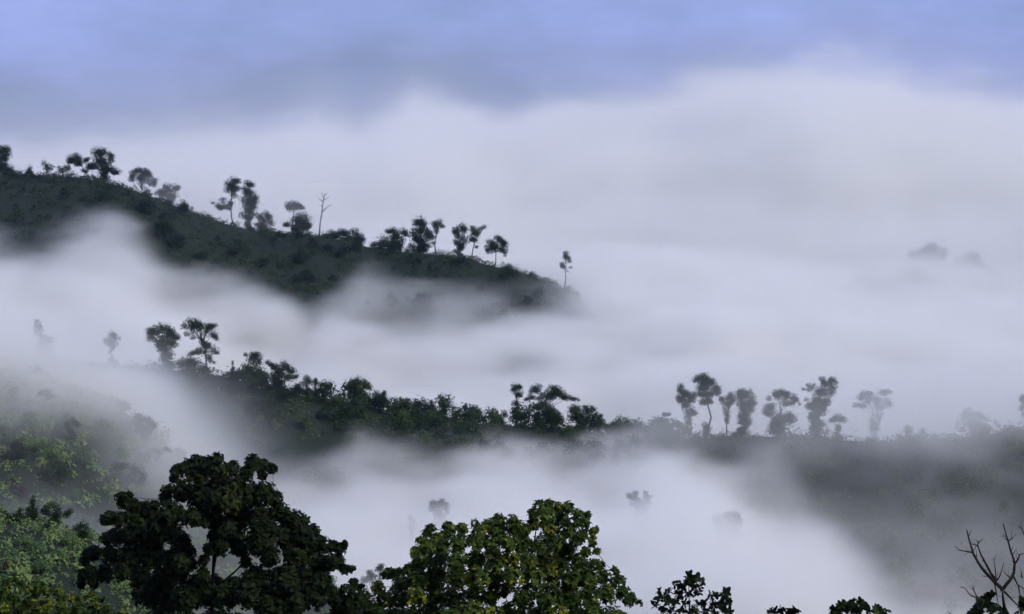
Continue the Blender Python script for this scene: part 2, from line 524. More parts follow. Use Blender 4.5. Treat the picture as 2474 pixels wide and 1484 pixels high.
def lobe_points(lobes, cover, sfac, smin, smax):
    cs_, ns, ss, ls = [], [], [], []
    for (x, y, z, r) in lobes:
        s = min(max(sfac * r, smin), smax)
        n = int(cover * math.pi * r * r / (.5 * s * s)) + 8
        v = rng.normal(size=(n, 3)); v /= np.linalg.norm(v, axis=1, keepdims=True)
        rad = r * np.clip(rng.beta(2.4, 1.4, n) * 1.10 + np.abs(rng.normal(0, .16, n)), 0, 1.6)
        q = v * rad[:, None]; q[:, 2] *= .82
        cs_.append(q + (x, y, z))
        ns.append(v + rng.normal(0, .45, (n, 3)) + (0, 0, .35))
        ss.append(s * rng.uniform(.65, 1.35, n))
        ls.append(np.full(n, rng.normal(0, .09)))
    return np.concatenate(cs_), np.concatenate(ns), np.concatenate(ss), np.concatenate(ls)

def far_tree(name, label, cat, group, crop, d, base, lobes, mat='far', tint=.35, cover=2.35, spread=.55, skirt=True, trunk=True, bark='bark', sink=0.0):
    bx, by = cv(crop, *base)
    if isinstance(d, tuple): d = hit(bx, by, *d)
    b = P(bx, by, d)
    b = (b[0], b[1], float(ground_z(b[0], b[1])) - sink)
    k = cs(crop) * d / F
    xs = [l[0] for l in lobes]
    half = max((max(xs) - min(xs)) * .5 * k, 1.0)
    W = []
    for (x, y, r) in lobes:
        px, py = cv(crop, x, y)
        dd = d + float(np.clip(rng.normal(0, .5), -1, 1)) * half * spread
        w = P(px, py, dd)
        W.append((w[0], w[1], w[2], r * k * 1.34))
    # leafy skirt closing the gap between crown and undergrowth
    if skirt:
        cz = np.mean([w[2] for w in W]); cx_ = np.mean([w[0] for w in W]); hh = cz - b[2]
        if hh > .6:
            for q_ in range(5):
                t_ = (.10, .22, .34, .50, .66)[q_]
                W.append((b[0] + (cx_ - b[0]) * t_ + rng.normal(0, .22) * half, d + rng.normal(0, .3) * half * spread, b[2] + hh * t_, min(max(.30 * hh, .3 * half), .6 * half, 1.6)))
    # neighbouring masses grow together
    A0 = np.array(W)
    for i in range(len(A0)):
        dd_ = np.linalg.norm(A0[:, :3] - A0[i, :3], axis=1); dd_[i] = 1e9
        j = int(np.argmin(dd_))
        if dd_[j] < 2.6 * A0[i, 3]:
            m_ = (A0[i] + A0[j]) / 2
            W.append((m_[0], m_[1], m_[2] - .1 * m_[3], m_[3] * .8))
    # a sparser far side, so that the crown is whole all round
    for (x, y, z, r) in list(W):
        if rng.random() < .22:
            W.append((x + rng.normal(0, .3) * r, y + (half * spread * .8 if y <= d else -half * spread * .8), z - .2 * r, r * .8))
    e = root_empty(name, b, label, cat, group)
    c, nrm, s, lt = lobe_points(W, cover, .29, .11, .58)
    quads_mesh('crown', c - np.array(b), nrm, s, tint + lt + rng.normal(0, .14, len(s)), M[mat], e)
    if trunk:
        top = max(w[2] for w in W)
        v, f = skeleton(b, W, min(max(.015 * (top - b[2]), .03), .26))
        mesh_obj('trunk', local(v, b), f, M[bark], e)
    return e

# ---- large-leaved trees close by
def leaf_geo(n=5, curve=.12, fold=.10):
    """a broad oval leaf one unit long along +X, folded along its midrib and drooping at the tip"""
    vs, fs = [], []
    for i in range(n + 1):
        t = i / n
        w = .36 * math.sin(math.pi * min(t * .93 + .06, 1)) ** .8 * (1 - .15 * t)
        if i in (0, n): w = .012
        z = -curve * t * t
        vs += [(t, w, z + fold * w * 1.6), (t, 0, z), (t, -w, z + fold * w * 1.6)]
    for i in range(n):
        a = 3 * i
        fs += [(a, a + 1, a + 4, a + 3), (a + 1, a + 2, a + 5, a + 4)]
    return vs, fs

# for the mass of foliage: two halves folded along the midrib
LEAF_V = [(0, 0, 0), (.33, .30, .05), (.76, .25, .0), (1, 0, -.12), (.76, -.25, .0), (.33, -.30, .05)]
LEAF_F = [(0, 3, 2, 1), (0, 5, 4, 3)]
BIG_V, BIG_F = leaf_geo(5)

def near_tree(name, label, cat, group, crop, d, base, lobes, mat, tint, below=(), depth=2.4, leaf=.34, cover=2.0, n_leaf=300, dscale=1.0):
    bx, by = cv(crop, *base)
    b = P(bx, by, d)
    b = (b[0], d, float(ground_z(b[0], d)))
    k = cs(crop) * d / F
    W = []
    allx = [l[0] for l in lobes]
    cx, hw = (max(allx) + min(allx)) / 2, max((max(allx) - min(allx)) / 2, 1)
    for (x, y, r) in list(lobes) + list(below):
        px, py = cv(crop, x, y)
        room = math.sqrt(max(1 - ((x - cx) / hw) ** 2, .08)) * depth
        dd = d + rng.uniform(-1, 1) * room
        if abs(x - cx) < .3 * hw: dd = d - rng.uniform(.1, 1) * room
        w = P(px, py, dd)
        W.append((w[0], w[1], w[2], max(r * k, .10)))
    e = root_empty(name, b, label, cat, group)
    # rosettes of leaves at twig ends
    pos, axis, rlobe = [], [], []
    for li, (x, y, z, r) in enumerate(W):
        area = math.pi * r * r
        n = max(3, int(cover * area / (leaf * leaf * .32) / 5.0 + .5))
        v = rng.normal(size=(n, 3)); v[:, 2] += .25; v /= np.linalg.norm(v, axis=1, keepdims=True)
        rr = max(r - leaf * .45, .03) * np.clip(rng.beta(2.6, 1.2, n) + .05, 0, 1.1)
        pos.append(v * rr[:, None] + (x, y, z)); axis.append(v); rlobe.append(np.full(n, rng.normal(0, .10)))
    pos, axis, rlobe = map(np.concatenate, (pos, axis, rlobe))
    P0, X, Z, SZ, TT = [], [], [], [], []
    for p, a, lt in zip(pos, axis, rlobe):
        a = a + np.array((0, 0, .35)); a /= np.linalg.norm(a)
        t = np.cross(a, rng.normal(size=3)); t /= np.linalg.norm(t)
        u = np.cross(a, t)
        ph = rng.uniform(0, 6.28)
        rt = rng.normal(0, .10)
        m = rng.integers(4, 7)
        for q in range(m):
            w = ph + 6.283 * q / m + rng.normal(0, .2)
            out = t * math.cos(w) + u * math.sin(w)
            el = rng.uniform(-.15, .65)
            xd = out * math.cos(el) + a * math.sin(el)
            zd = a * math.cos(el) - out * math.sin(el) + rng.normal(0, .15, 3)
            P0.append(p + a * rng.uniform(-.05, .10) * leaf * 2); X.append(xd); Z.append(zd)
            SZ.append(leaf * rng.uniform(.62, 1.15)); TT.append(tint + lt + rt + rng.normal(0, .10))
    P0, X, Z, SZ, TT = map(np.array, (P0, X, Z, SZ, TT))
    odd = rng.random(len(TT)) < .012
    TT = np.where(odd, rng.uniform(.85, 1.0, len(TT)), TT)
    X /= np.linalg.norm(X, axis=1, keepdims=True)
    Yd = np.cross(Z, X); Yd /= np.linalg.norm(Yd, axis=1, keepdims=True); Z = np.cross(X, Yd)
    # the leaves that show largest: nearest the viewer and inside the picture
    vis = (P0[:, 2] - CAMZ) / P0[:, 1] > -(1484 - 300) / F
    score = P0[:, 1] - 6.0 * SZ + np.where(vis, 0, 1000)
    # spread the choice over the outline: nearest leaf in each small cell of the crown
    cell = np.floor(P0[:, 0] / (leaf * .9)) * 10007 + np.floor(P0[:, 2] / (leaf * .9))
    order = np.argsort(score)
    _, first = np.unique(cell[order], return_index=True)
    pick = order[np.sort(first)]
    pick = pick[vis[pick]][:n_leaf]
    rest = np.setdiff1d(np.arange(len(P0)), pick)
    lv = np.array(LEAF_V, np.float32); nv = len(lv)
    A = P0[rest] - np.array(b)
    v = A[:, None] + SZ[rest, None, None] * (lv[None, :, :1] * X[rest, None] + lv[None, :, 1:2] * Yd[rest, None] + lv[None, :, 2:] * Z[rest, None])
    lf = np.array(LEAF_F, np.int32)
    idx = (np.arange(len(rest))[:, None, None] * nv + lf[None]).reshape(-1)
    me = bpy.data.meshes.new('foliage')
    me.vertices.add(len(rest) * nv); me.vertices.foreach_set('co', v.astype(np.float32).ravel())
    nf = len(rest) * len(lf)
    me.loops.add(4 * nf); me.loops.foreach_set('vertex_index', idx.astype(np.int32))
    me.polygons.add(nf); me.polygons.foreach_set('loop_start', np.arange(0, 4 * nf, 4, dtype=np.int32))
    at = me.attributes.new('tint', 'FLOAT', 'FACE'); at.data.foreach_set('value', np.repeat(np.clip(TT[rest], 0, 1), len(lf)).astype(np.float32))
    me.update(calc_edges=True); me.materials.append(M[mat])
    fo = bpy.data.objects.new('foliage', me); COL.objects.link(fo); fo.parent = e; fo['kind'] = 'stuff'
    # single leaves, five tints sharing five meshes
    protos = []
    for tv in (.15, .32, .48, .68, .95):
        pm = bpy.data.meshes.new('leaf'); pm.from_pydata(BIG_V, [], BIG_F)
        pa = pm.attributes.new('tint', 'FLOAT', 'FACE'); pa.data.foreach_set('value', [tv] * len(BIG_F))
        pm.materials.append(M[mat]); protos.append((tv, pm))
    from mathutils import Matrix
    for i in pick:
        pm = min(protos, key=lambda q: abs(q[0] - TT[i]))[1]
        o = bpy.data.objects.new('leaf', pm); COL.objects.link(o); o.parent = e
        R_ = Matrix([[X[i][r], Yd[i][r], Z[i][r]] for r in range(3)])
        o.rotation_euler = R_.to_euler(); o.scale = (SZ[i],) * 3
        o.location = P0[i] - np.array(b)
    # wood
    C = np.array(W)
    top = C[:, 2].max(); H = top - b[2]
    r0 = .010 * H
    cen = Vector(C[:, :3].mean(0)); bb = Vector(b); bb.z -= .5
    fork = Vector((cen.x, cen.y, b[2] + .45 * H))
    tip = Vector(C[np.argmax(C[:, 2]), :3])
    v_, f_ = tube_geo([bb, bb.lerp(fork, .5) + Vector((.02 * H, 0, 0)), fork, fork.lerp(tip, .5), tip], [r0 * 1.3, r0, r0 * .8, r0 * .4, r0 * .1], 8)
    mesh_obj('trunk', local(v_, b), f_, M['bark'], e)
    for i in np.argsort(-C[:, 3])[:16]:
        c = Vector(C[i, :3]); t = min(max((c.z - fork.z) / max(tip.z - fork.z, .1), 0), .8)
        st = fork.lerp(tip, t * .6)
        v_, f_ = tube_geo([st, st.lerp(c, .5) + Vector((0, 0, -.06 * (c - st).length)), c], [r0 * .36, r0 * .22, r0 * .07], 6)
        mesh_obj('branch', local(v_, b), f_, M['bark'], e)
    # twigs carrying the clumps, one mesh
    tw = []
    for i in range(len(C)):
        j = int(np.argmin(np.where(np.arange(len(C)) == i, 1e9, np.linalg.norm(C[:, :3] - (cen * .25 + Vector(C[i, :3]) * .75), axis=1))))
        a, c = Vector(C[j, :3]), Vector(C[i, :3])
        tw.append(tube_geo([a, a.lerp(c, .5) + Vector((0, 0, -.05)), c], [r0 * .10, r0 * .08, r0 * .04], 4))
    mesh_obj('twigs', local(join_geo(tw)[0], b), join_geo(tw)[1], M['bark'], e)['kind'] = 'stuff'
    return e

def bare_tree(name, label, cat, group, crop, d, base, limbs, bark, bow=.5, twig=False):
    """limbs: list of (name, radius in crop units, [points]); each limb is a part"""
    bx, by = cv(crop, *base)
    b = P(bx, by, d); b = (b[0], d, float(ground_z(b[0], d)))
    e = root_empty(name, b, label, cat, group)
    k = cs(crop) * d / F
    at_ = {}
    twigs = []
    for nm, r, pts in limbs:
        if nm == 'branch' and twig:
            for _ in range(2 if len(pts) < 5 else 5):
                i = int(rng.integers(1, len(pts))); (x0, y0), (x1, y1) = pts[i - 1], pts[i]
                f_ = rng.random(); sx, sy = x0 + (x1 - x0) * f_, y0 + (y1 - y0) * f_
                a_ = math.atan2(y1 - y0, x1 - x0) + rng.choice((-1, 1)) * rng.uniform(.4, 1.0); l_ = rng.uniform(40, 130)
                k1 = (sx + math.cos(a_) * l_ * .55, sy + math.sin(a_) * l_ * .55 - 4); k2 = (sx + math.cos(a_) * l_, sy + math.sin(a_) * l_ - 16)
                twigs.append(('twig', max(r * .26, 3.2), [(sx, sy), k1, k2]))
    for nm, r, pts in list(limbs) + twigs:
        slope = rng.uniform(-bow, bow)
        d0 = min(at_.items(), key=lambda q: math.hypot(q[0][0] - pts[0][0], q[0][1] - pts[0][1]))[1] if at_ else 0.0
        path, rad, acc = [], [], 0.0
        for i, (x, y) in enumerate(pts):
            if i: acc += math.hypot(x - pts[i - 1][0], y - pts[i - 1][1]) * k
            dd = d0 + slope * acc
            at_[(x, y)] = dd
            path.append(P(*cv(crop, x, y), d + dd))
            rad.append(max(r * k * (1 - .72 * i / max(len(pts) - 1, 1)), .004))
        if nm == 'trunk': path = [(b[0], b[1], b[2] - .4)] + path; rad = [rad[0] * 1.5] + rad
        v, f = tube_geo(path, rad, 7)
        o = mesh_obj(nm, local(v, b), f, bark, e)
        for p in o.data.polygons: p.use_smooth = True
    return e

def grove(name, label, R, xr, back, front, n, rad, mat, tint, seed, lobes=6, lean=1.0, tone=None):
    """a wood that reads as one mass: round uneven crowns standing close together on a slope"""
    r_ = np.random.default_rng(seed)
    x = r_.uniform(*xr, n); y = np.interp(x, R[:, 0], R[:, 1]) + back - (back + front) * r_.random(n) ** lean
    z = ground_z(x, y); W = []; tt = []
    for i in range(n):
        rr = rad * r_.uniform(.55, 1.25)
        h = rr * r_.uniform(.7, 1.5)
        tv = tint + r_.normal(0, .16) + (tone(x[i], y[i]) if tone else 0)
        for q in range(lobes):
            a = r_.uniform(0, 6.28); e = r_.uniform(.15, .85) if q else 0
            lr = rr * r_.uniform(.42, .68)
            W.append((x[i] + math.cos(a) * rr * e, y[i] + math.sin(a) * rr * e, z[i] + h * (1.15 - .75 * e) + r_.normal(0, .12) * rr, lr)); tt.append(tv + r_.normal(0, .05))
    cc, nn, ss, tts = [], [], [], []
    for w, tv in zip(W, tt):
        c, nr, s_, _l = lobe_points([w], 1.7, .32, .14, .6)
        cc.append(c); nn.append(nr); ss.append(s_); tts.append(np.full(len(s_), tv) + r_.normal(0, .10, len(s_)))
    o = quads_mesh(name, np.concatenate(cc), np.concatenate(nn), np.concatenate(ss), np.concatenate(tts), M[mat])
    o['kind'] = 'stuff'; o['label'] = label; o['category'] = 'wood'
    return o

def undergrowth(name, label, R, xr, back, front, n, rad, dens, mat, tint, seed, tone=None, size=.28, tall=1.0, lean=1.25):
    """low growth over a slope, one mass: uneven domes of leaves standing on the ground, a few of them large"""
    r_ = np.random.default_rng(seed)
    x = r_.uniform(*xr, n); cyy = np.interp(x, R[:, 0], R[:, 1])
    y = cyy + back - (back + front) * r_.random(n) ** lean
    r = rad * np.clip(r_.lognormal(-.5, .45, n), .25, 1.15) * (1 + .35 * np.clip(noise2(x, y, 16, seed), -.6, 1))
    z = ground_z(x, y)
    q = np.clip((dens * (r / rad) ** 1.6).astype(int), 12, 400)
    m = int(q.sum())
    R_ = np.repeat(r, q)
    v = r_.normal(size=(m, 3)); v[:, 2] = np.abs(v[:, 2]) * .95; v /= np.linalg.norm(v, axis=1, keepdims=True)
    # lumps on every dome
    lump = 1 + .28 * np.sin(v[:, 0] * 5 + np.repeat(r_.uniform(0, 6, n), q)) * np.sin(v[:, 1] * 5 + np.repeat(r_.uniform(0, 6, n), q)) + .04 * r_.normal(size=m)
    c = v * (R_ * lump * r_.uniform(.72, 1.02, m))[:, None]
    c[:, 2] *= np.repeat(r_.uniform(.75, 1.35, n) * tall, q)
    c += np.repeat(np.column_stack([x, y, z - .15 * r]), q, axis=0)
    base_t = tint + .24 * noise2(x, y, 9, seed + 1) + .30 * noise2(x, y, 38, seed + 2) + r_.normal(0, .19, n)
    if tone is not None: base_t = base_t + tone(x, y)
    t = np.repeat(base_t, q) + r_.normal(0, .10, m)
    s = np.clip(R_ * size * 1.5, .22, .66) * r_.uniform(.6, 1.3, m)
    o = quads_mesh(name, c, v + r_.normal(0, .4, (m, 3)) + (0, 0, .2), s, t, M[mat])
    o['kind'] = 'stuff'; o['label'] = label; o['category'] = 'undergrowth'
    return o

# ------------------------------------------------------------------ low growth on the hillsides
undergrowth('undergrowth', 'dark scrub and grass covering the upper ridge above the fog', R1, (-235, 26), 3, 62, 3600, 2.0, 50, 'far', .60, 101,
            tone=lambda x, y: np.where(x < -120, -.12, .08))
grove('woodland', 'scattered dark bushes over the upper ridge slope', R1, (-225, 12), 1, 50, 100, 2.6, 'far', .38, 121, 5)
undergrowth('undergrowth', 'dense green scrub covering the middle ridge', R2, (-148, 158), 4, 95, 4200, 2.0, 48, 'ridge', .66, 102)
grove('woodland', 'continuous green wood along the top of the middle ridge', R2, (-70, 46), 3, 22, 150, 2.6, 'ridge', .52, 122, 6, tone=lambda x, y: -.16 if x < -52 else 0)
grove('woodland', 'misty wood on the long slope at the lower right', R2, (38, 150), 2, 90, 150, 2.6, 'ridge', .82, 123, 5)
grove('woodland', 'misty bushes over the spur at the left edge', R3, (-90, -38), 0, 50, 70, 1.4, 'bright', .40, 124, 5)
undergrowth('undergrowth', 'pale green scrub on the misty spur at the left edge', R3, (-130, -25), 6, 70, 2600, 1.3, 60, 'bright', .92, 103)
undergrowth('undergrowth', 'bright green bushes on the near slope at the left edge', R4, (-75, -28), 4, 40, 1900, 1.1, 64, 'bright', .82, 104)
undergrowth('undergrowth', 'scrub on the hilltop lost in fog at the right', R5, (130, 330), 4, 40, 500, 3.0, 60, 'far', .4, 105)

# ------------------------------------------------------------------ trees and shrubs of the upper ridge
U = 'trees on the upper ridge'
def T(*a, **k): return far_tree(*a, **k)
T('tree', 'dark tree cut off by the left edge of the picture on the upper ridge', 'tree', U, 'A', 1088, (45, 335),
  [(40,150,45),(15,110,35),(60,110,30),(30,190,30),(50,240,26),(90,275,30),(20,275,40),(-30,200,50),(-50,140,50),(100,310,22)])
T('shrub', 'tiny lone shrub on the upper ridge top between the first two trees from the left', 'shrub', None, 'A', 1088, (255, 318), [(250,266,18),(245,292,14),(262,300,12)])
T('tree', 'small wide tree leaning left against the big round one on the upper ridge', 'tree', U, 'A', 1088, (775, 348),
  [(600,190,35),(640,172,32),(590,215,22),(660,210,35),(710,205,25),(742,190,15),(640,235,22),(690,285,16),(720,300,16),(745,262,20)], skirt=False)
T('tree', 'big round dark tree with gaps in its crown on the upper ridge top', 'tree', U, 'A', 1084, (850, 352),
  [(810,140,42),(860,130,36),(905,150,22),(940,165,18),(820,200,38),(870,210,42),(920,205,32),(790,250,38),(850,260,42),(745,250,26),(900,270,36),(940,280,32),(980,300,26),(880,315,26),(950,312,18)])
T('tree', 'grey tree behind the upper ridge crest with its foot in mist', 'tree', U, 'A', 1122, (1200, 440),
  [(1110,310,26),(1155,285,26),(1220,290,24),(1180,320,38),(1240,330,32),(1290,370,24),(1100,365,24),(1250,380,32),(1180,370,32),(1290,415,18)], cover=2.7)
T('tree', 'grey wedge-shaped tree rising from a misty dip of the upper ridge', 'tree', U, 'A', 1098, (1425, 600),
  [(1400,430,38),(1460,440,34),(1490,428,18),(1345,465,28),(1380,490,38),(1440,500,38),(1412,550,28),(1305,480,18)])
T('shrub', 'dark dome-shaped shrub on the upper slope below the grey wedge-shaped tree', 'shrub', None, 'A', (1000, 1090), (1230, 650), [(1220,560,42),(1180,570,36),(1270,580,34),(1230,610,46),(1250,545,22)])
T('tree', 'tall airy tree with a slanting trunk, left of the twin pair on the upper ridge', 'tree', U, 'A', 1078, (1965, 745),
  [(1910,400,34),(1950,375,32),(1990,380,26),(1900,450,26),(1950,430,32),(1860,540,26),(1820,580,22),(1780,560,16),(1880,590,26),(1930,560,22),(1840,600,22),(1960,500,22),(1920,610,16),(1985,440,22)], skirt=False)
T('tree', 'tall dense dark tree, right of the twin pair on the upper ridge', 'tree', U, 'A', 1075, (2080, 745),
  [(2070,400,32),(2110,410,20),(2050,450,34),(2090,480,42),(2050,530,42),(2110,550,42),(2140,510,20),(2070,600,42),(2120,600,28),(2030,660,30),(2080,680,30),(2130,660,24)])
T('tree', 'small umbrella-shaped tree at the foot of the twin pair on the upper ridge', 'tree', U, 'A', 1074, (2200, 785),
  [(2220,650,28),(2250,680,28),(2180,670,26),(2200,710,36),(2260,730,28),(2140,740,20),(2190,755,34)])
T('shrub', 'dark flat-topped shrub low on the upper slope at the fog edge', 'shrub', None, 'A', (980, 1085), (1340, 870), [(1320,750,38),(1390,735,28),(1270,790,38),(1350,800,46),(1440,800,38),(1210,800,22)])
T('shrub', 'dark shrub half swallowed by fog lowest on the upper slope', 'shrub', None, 'A', (970, 1085), (1490, 950), [(1480,850,32),(1420,870,38),(1520,850,22),(1460,900,42),(1500,910,36)])
T('tree', 'dome-shaped dark tree below the pale bare tree on the upper ridge', 'tree', U, 'B', 1066, (215, 505),
  [(220,375,42),(180,400,32),(260,400,36),(220,430,44),(290,440,22),(120,435,22),(95,440,14),(190,460,36),(260,455,32)])
T('tree', 'faint umbrella-shaped tree in fog behind the upper ridge', 'tree', U, 'B', 1150, (150, 470), [(130,285,28),(170,275,28),(210,295,24),(140,310,28),(240,310,16),(180,305,24)], cover=2.4, skirt=False)
T('tree', 'low dark tree beside the pale bare tree on the upper ridge', 'tree', U, 'B', 1060, (470, 605), [(460,510,32),(420,540,32),(490,520,28),(450,560,36)])
T('tree', 'broad low dark tree at the middle of the upper ridge', 'tree', U, 'B', 1058, (600, 615), [(540,490,26),(580,510,32),(640,500,36),(680,540,32),(600,550,42),(700,560,22),(540,550,32)])
T('shrub', 'stepped dark shrub left of the tall clump on the upper ridge', 'shrub', None, 'B', 1050, (830, 655), [(780,620,20),(830,590,26),(870,575,24),(850,620,28)])
T('tree', 'lower dark tree left of the tallest tree in the upper ridge clump', 'tree', U, 'B', 1046, (960, 655),
  [(890,490,20),(935,480,24),(960,510,32),(1010,490,28),(1040,510,24),(930,540,32),(990,550,36),(940,600,32),(890,600,32)])
T('tree', 'tallest dark tree in the middle of the upper ridge clump', 'tree', U, 'B', 1042, (1140, 675),
  [(1140,405,33),(1110,430,26),(1170,440,28),(1100,490,32),(1150,490,42),(1200,490,32),(1110,540,36),(1170,550,42),(1230,530,32),(1140,610,36),(1200,600,30),(1080,600,24),(1250,580,16)])
T('tree', 'slim curved tree with one leafy tuft, right end of the upper ridge clump', 'tree', U, 'B', 1042, (1265, 675), [(1290,420,26),(1250,430,20),(1320,450,16),(1275,460,24),(1270,500,16)], skirt=False)
T('tree', 'rounded greyish tree with mist at its foot, just right of the upper clump', 'tree', U, 'B', 1052, (1450, 700),
  [(1470,450,26),(1430,480,33),(1490,480,24),(1410,500,16),(1450,530,33),(1490,560,32),(1420,570,22),(1460,610,32),(1412,640,16)])
T('tree', 'forked tree with two raised leafy arms on the upper ridge', 'tree', U, 'B', 1044, (1540, 700), [(1550,460,20),(1560,490,26),(1600,475,20),(1640,455,17),(1580,510,24),(1540,540,26),(1570,560,20),(1580,610,13)], skirt=False)
T('tree', 'small round-headed tree on a short trunk near the right end of the upper ridge', 'tree', U, 'B', 1035, (1720, 745),
  [(1740,540,24),(1770,560,26),(1680,570,24),(1720,590,33),(1800,590,26),(1760,620,33),(1660,610,20),(1700,630,28),(1800,640,22),(1670,650,16),(1800,678,11)], skirt=False)
T('tree', 'lone slim tree standing clear of all others at the fog end of the upper ridge', 'tree', U, 'B', 1022, (2255, 880),
  [(2270,660,20),(2290,690,16),(2265,690,18),(2300,720,16),(2240,740,16),(2255,765,18),(2235,755,11),(2310,770,11),(2285,800,8)], skirt=False)
T('shrub', 'dark round shrub on the upper slope below the dome-shaped tree', 'shrub', None, 'B', (960, 1060), (210, 750), [(210,680,28),(190,700,28),(235,705,28),(215,720,26)])
T('shrub', 'dark dome shrub below the misty rounded tree on the upper ridge', 'shrub', None, 'B', 1028, (1470, 765), [(1470,700,32),(1430,720,28),(1510,730,28)])
T('shrub', 'small shrub, left of two, near the fog end of the upper ridge', 'shrub', None, 'B', 1020, (1865, 850), [(1860,800,22),(1900,820,20),(1850,825,20)])
T('shrub', 'small shrub, right of two, near the fog end of the upper ridge', 'shrub', None, 'B', 1020, (2020, 865), [(2010,820,22),(2040,840,16),(1990,840,18)])
bare_tree('dead_tree', 'pale leafless tree standing in fog behind the upper ridge', 'tree', U, 'B', 1140, (365, 560),
          [('trunk', 7, [(366, 500), (372, 430), (385, 350), (393, 280), (400, 235), (412, 200)]),
           ('branch', 4, [(393, 262), (375, 248), (348, 226)]), ('branch', 4, [(398, 245), (420, 240), (442, 222)]),
           ('branch', 5, [(385, 345), (415, 315), (440, 295), (462, 284)]), ('branch', 4, [(390, 300), (375, 292), (358, 284)]),
           ('branch', 3, [(405, 220), (412, 208), (432, 196)]), ('branch', 3, [(400, 235), (388, 205), (380, 190)])], M['pale_bark'])
# hilltop lost in fog
W_ = 'trees lost in fog at the right'
T('tree', 'faint broad tree, leftmost of the ghostly three in the right fog', 'tree', W_, 'K', 1318, (500, 1000), [(450,670,120),(380,720,80),(540,700,90),(520,900,90),(440,820,100),(560,820,90)], cover=2.2)
T('tree', 'faint round tree, tallest of the ghostly three in the right fog', 'tree', W_, 'K', 1310, (1240, 900), [(1230,340,90),(1150,400,85),(1350,390,85),(1000,430,75),(1240,480,100),(1330,480,70),(1200,600,100),(1320,640,110),(1150,720,100)], cover=2.3)
T('tree', 'faint spreading tree, rightmost of the ghostly three in the right fog', 'tree', W_, 'K', 1312, (1700, 950),
  [(1650,520,95),(1780,450,85),(1800,560,95),(1500,700,85),(1700,680,95),(1900,620,85),(2050,690,85),(1420,800,80),(1600,820,100),(1800,800,100),(2000,820,100)], cover=2.3)

# ------------------------------------------------------------------ middle ridge
V_ = 'trees on the middle ridge'
T('tree', 'large round grey tree dissolving in mist left of the tall emergent tree', 'tree', V_, 'C', 700, (1390, 500),
  [(1350,200,43),(1300,220,43),(1400,220,43),(1250,230,32),(1440,260,38),(1330,280,46),(1400,300,46),(1480,280,24),(1260,290,32),(1450,340,32),(1380,360,42),(1330,340,32)], 'ridge')
T('tree', 'tall emergent tree with tiered crown and a bright gap at its trunk, middle ridge left', 'tree', V_, 'C', 694, (1760, 540),
  [(1590,150,38),(1640,150,32),(1540,190,28),(1610,210,38),(1680,190,38),(1740,190,32),(1790,180,23),(1720,240,32),(1780,250,32),(1560,250,22),(1610,280,22),(1810,290,18),(1690,320,24),(1740,350,36),(1680,390,36),(1790,390,32),(1630,400,25),(1590,420,20),(1740,430,28),(1820,410,14),(1760,480,20),(1790,490,14)], 'ridge', .34, skirt=False)
T('tree', 'dark mounded tree below the tall emergent tree on the middle ridge', 'tree', V_, 'C', 690, (1600, 640), [(1560,480,45),(1620,490,45),(1500,500,36),(1680,530,42),(1600,560,54),(1530,560,45),(1740,560,32)], 'ridge', .28)
T('tree', 'ghostly column-shaped tree in thick mist at the far left', 'tree', V_, 'C', 700, (370, 500), [(310,150,24),(320,220,36),(350,300,46),(380,380,54),(420,300,36),(330,380,40)], 'ridge', cover=2.5)
T('tree', 'ghostly low tree in thick mist left of the round grey tree', 'tree', V_, 'C', 700, (930, 420), [(930,250,24),(960,290,36),(900,310,32),(940,340,34)], 'ridge', cover=2.3)
T('sapling', 'thin pale sapling in the notch left of the forked dark tree', 'tree', None, 'C', 700, (1945, 580), [(1945,480,8),(1943,505,10),(1947,530,14)], 'ridge', .6)
T('tree', 'dark forked tree with a beak-like top branch on the middle ridge', 'tree', V_, 'C', 692, (2120, 680),
  [(2050,425,17),(2110,425,28),(2150,430,32),(2100,470,32),(2160,490,36),(2040,520,26),(2100,540,45),(2160,560,40),(2060,570,36),(2120,610,45)], 'ridge', .26)
T('tree', 'dark wide tree right of the forked one on the middle ridge', 'tree', V_, 'C', 692, (2330, 690),
  [(2240,490,20),(2290,520,28),(2370,500,28),(2330,540,36),(2400,540,36),(2450,560,26),(2480,600,18),(2350,600,46),(2290,600,34),(2420,610,36)], 'ridge', .26)
T('shrub', 'small bushy shrub with two bumps just right of the dark wide tree', 'shrub', None, 'D', 696, (690, 450), [(690,350,26),(670,390,28),(720,390,28)], 'ridge', .48)
T('sapling', 'pointed sapling between the bumpy shrub and the green dome tree', 'tree', None, 'D', 698, (765, 440), [(765,358,11),(765,380,15),(768,400,18)], 'ridge', .48)
T('shrub', 'low pale green shrub left of the green dome tree', 'shrub', None, 'D', 698, (830, 450), [(810,400,22),(850,415,22),(880,425,20)], 'ridge', .55)
T('tree', 'smooth green dome-shaped tree on the middle ridge skyline', 'tree', V_, 'D', 698, (1140, 500), [(1130,380,38),(1090,400,36),(1180,400,36),(1210,430,28),(1130,430,48),(1060,430,28)], 'ridge', .5)
T('tree', 'square-topped green tree right of the dome-shaped one', 'tree', V_, 'D', 696, (1300, 600), [(1270,480,26),(1330,490,26),(1300,530,40),(1340,530,28),(1340,470,16)], 'ridge', .42)
T('sapling', 'thin dark spiky sapling, left of the two spikes on the middle ridge', 'tree', None, 'D', 697, (1478, 610), [(1474,515,8),(1477,540,10),(1480,565,12)], 'ridge', .2)
T('sapling', 'thicker dark spiky sapling, right of the two spikes on the middle ridge', 'tree', None, 'D', 697, (1528, 615), [(1532,540,14),(1528,560,15),(1525,580,17)], 'ridge', .2)
T('shrub', 'round dark shrub just right of the two spiky saplings', 'shrub', None, 'D', 697, (1620, 630), [(1620,560,25),(1650,575,20),(1600,590,28)], 'ridge', .34)
